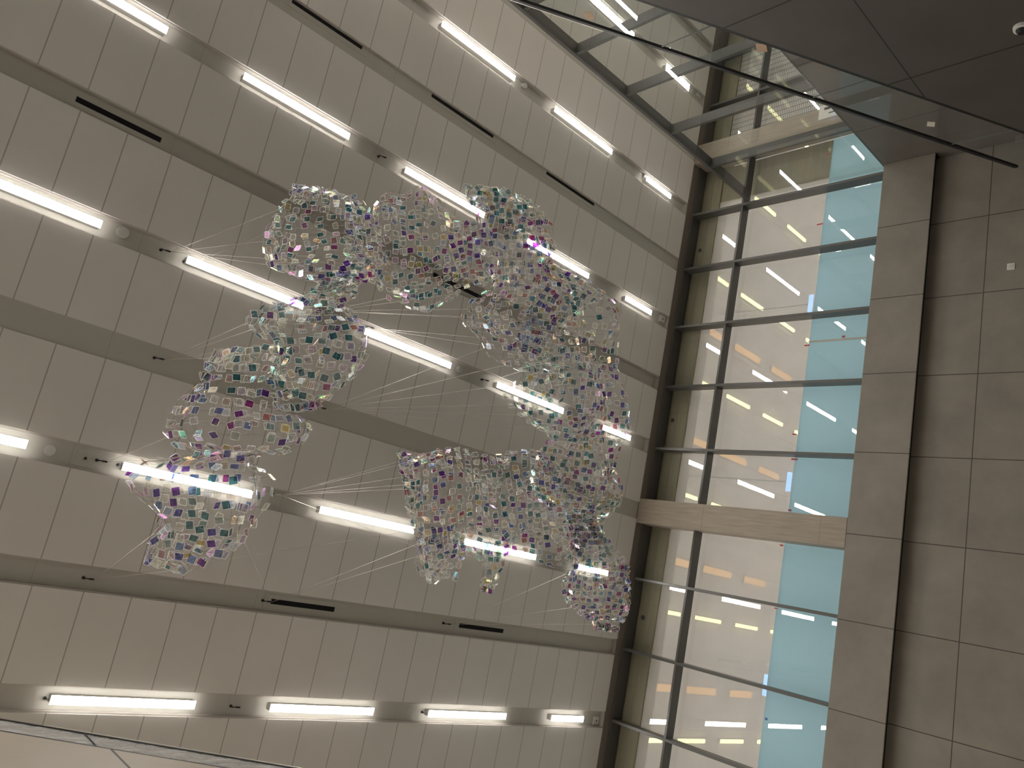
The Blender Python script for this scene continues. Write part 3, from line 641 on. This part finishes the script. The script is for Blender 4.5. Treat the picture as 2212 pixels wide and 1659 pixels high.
sculpt = empty('hanging_sculpture', cen, 'hanging ring shaped sculpture of clear and iridescent square tiles on wire net', 'sculpture')
for area, p, n_, u, tint in tiles[:100]:
    mb = MB(); tile_geo(mb, p, n_, u, tint); mb.build('tile', [M['dichroic'], M['rim']], sculpt)
mb = MB()
for area, p, n_, u, tint in tiles[100:]: tile_geo(mb, p, n_, u, tint)
o = mb.build('tiles', [M['dichroic'], M['rim']], sculpt); o['kind'] = 'stuff'
mb = MB()
for a, b in wires:
    if (a-b).length < 0.5: mb.tube(a, b, 0.0013, 3)
mb.build('wire_net', M['wire'], sculpt)
print('tiles', len(tiles), 'wires', len(wires))

# ------------------------------------------------------------------ cable anchors in the channels, with their cables
def near_node(px, py):
    best = None
    for t in tiles:
        v = t[1]-EYEV; w_ = v.dot(FWD); x_ = CX + FPX*v.dot(RIGHT)/w_; y_ = CY + FPX*v.dot(DOWN)/w_
        d_ = (x_-px)**2 + (y_-py)**2
        if best is None or d_ < best[0]: best = (d_, t[1])
    return best[1]
ANCH = [(347, 540, [(600,452),(565,520),(562,560),(560,575)], 'dark cable anchor left of the sculpture in the third light row, four cables'),
 (397, 565, [(585,500)], 'small cable anchor touching the left end of the light under the top left lobe'),
 (333, 773, [(542,700),(545,718),(470,770),(592,745)], 'dark cable anchor in the plain channel left of the sculpture'),
 (209, 994, [(362,945),(480,992)], 'dark cable anchor beside the square plate in the fourth light row'),
 (255, 1004, [(330,1010)], 'tiny cable anchor by the left end of the light behind the lowest lobe'),
 (180, 1248, [(330,1150),(395,1228),(895,1150)], 'dark cable anchor below the lower left lobe in the lowest vent channel'),
 (567, 1297, [(535,1165),(895,1175),(905,1200)], 'dark cable anchor at the left end of the longer air slot'),
 (957, 1346, [(1228,1240),(1226,1312),(1295,1348)], 'dark cable anchor at the left end of the shorter air slot'),
 (685, 880, [(1052,750),(1100,788),(1105,835),(1108,868),(1118,905),(1150,940)], 'dark cable anchor in the plain channel inside the ring'),
 (817, 338, [], 'dark cable anchor above the sculpture between two lights'),
 (1040, 820, [(1150,800)], 'dark cable anchor in the third light row inside the ring'),
 (1040, 990, [(1062,985)], 'dark cable anchor in the plain channel behind the right strand'),
 (587, 1066, [(870,990),(868,1005),(872,1025),(880,1045),(880,1055),(905,1180)], 'bright cable anchor at the right end of the light crossing the lower lobe'),
 (690, 668, [(1003,642),(1003,655),(1010,682),(1015,690),(840,640)], 'cable anchor hidden behind the narrow neck of the left strand'),
 (790, 706, [(1035,735),(1040,745)], 'cable anchor at the left end of the light inside the ring'),
 (498, 1525, [], 'small cable anchor between the two left lights of the bottom row'),
 (97, 1508, [], 'small cable anchor left of the first light of the bottom row'),
 (911, 1538, [], 'small cable anchor beside the round speaker of the bottom row')]
for px, py, tg, lab in ANCH:
    zt = 1.0022 if (-0.18 < (on_ceiling(px, py).y/S) < -0.13) else 1.0105
    p = on_ceiling(px, py, zt); t = empty('cable_anchor', p, lab, 'cable anchor', 'cable anchors in the ceiling channels')
    mb = MB(); mb.tube(p, p - Vector((0, 0, 0.03)), 0.022, 12, r2=0.018); mb.tube(p - Vector((0, 0, 0.03)), p - Vector((0, 0, 0.075)), 0.009, 8); mb.build('bolt', M['dark'], t)
    e = p - Vector((0, 0, 0.06)); q_ = e + Vector((0.11, -0.005, -0.03))
    mb = MB(); mb.tube(e, q_, 0.007, 8); mb.tube(e + (q_-e)*0.45, q_, 0.012, 8); mb.build('turnbuckle', M['dark'] if px != 587 else M['cap'], t)
    for tx, ty in tg:
        mb = MB(); mb.tube(q_, near_node(tx, ty), 0.0023, 4); mb.build('cable', M['cable'], t)
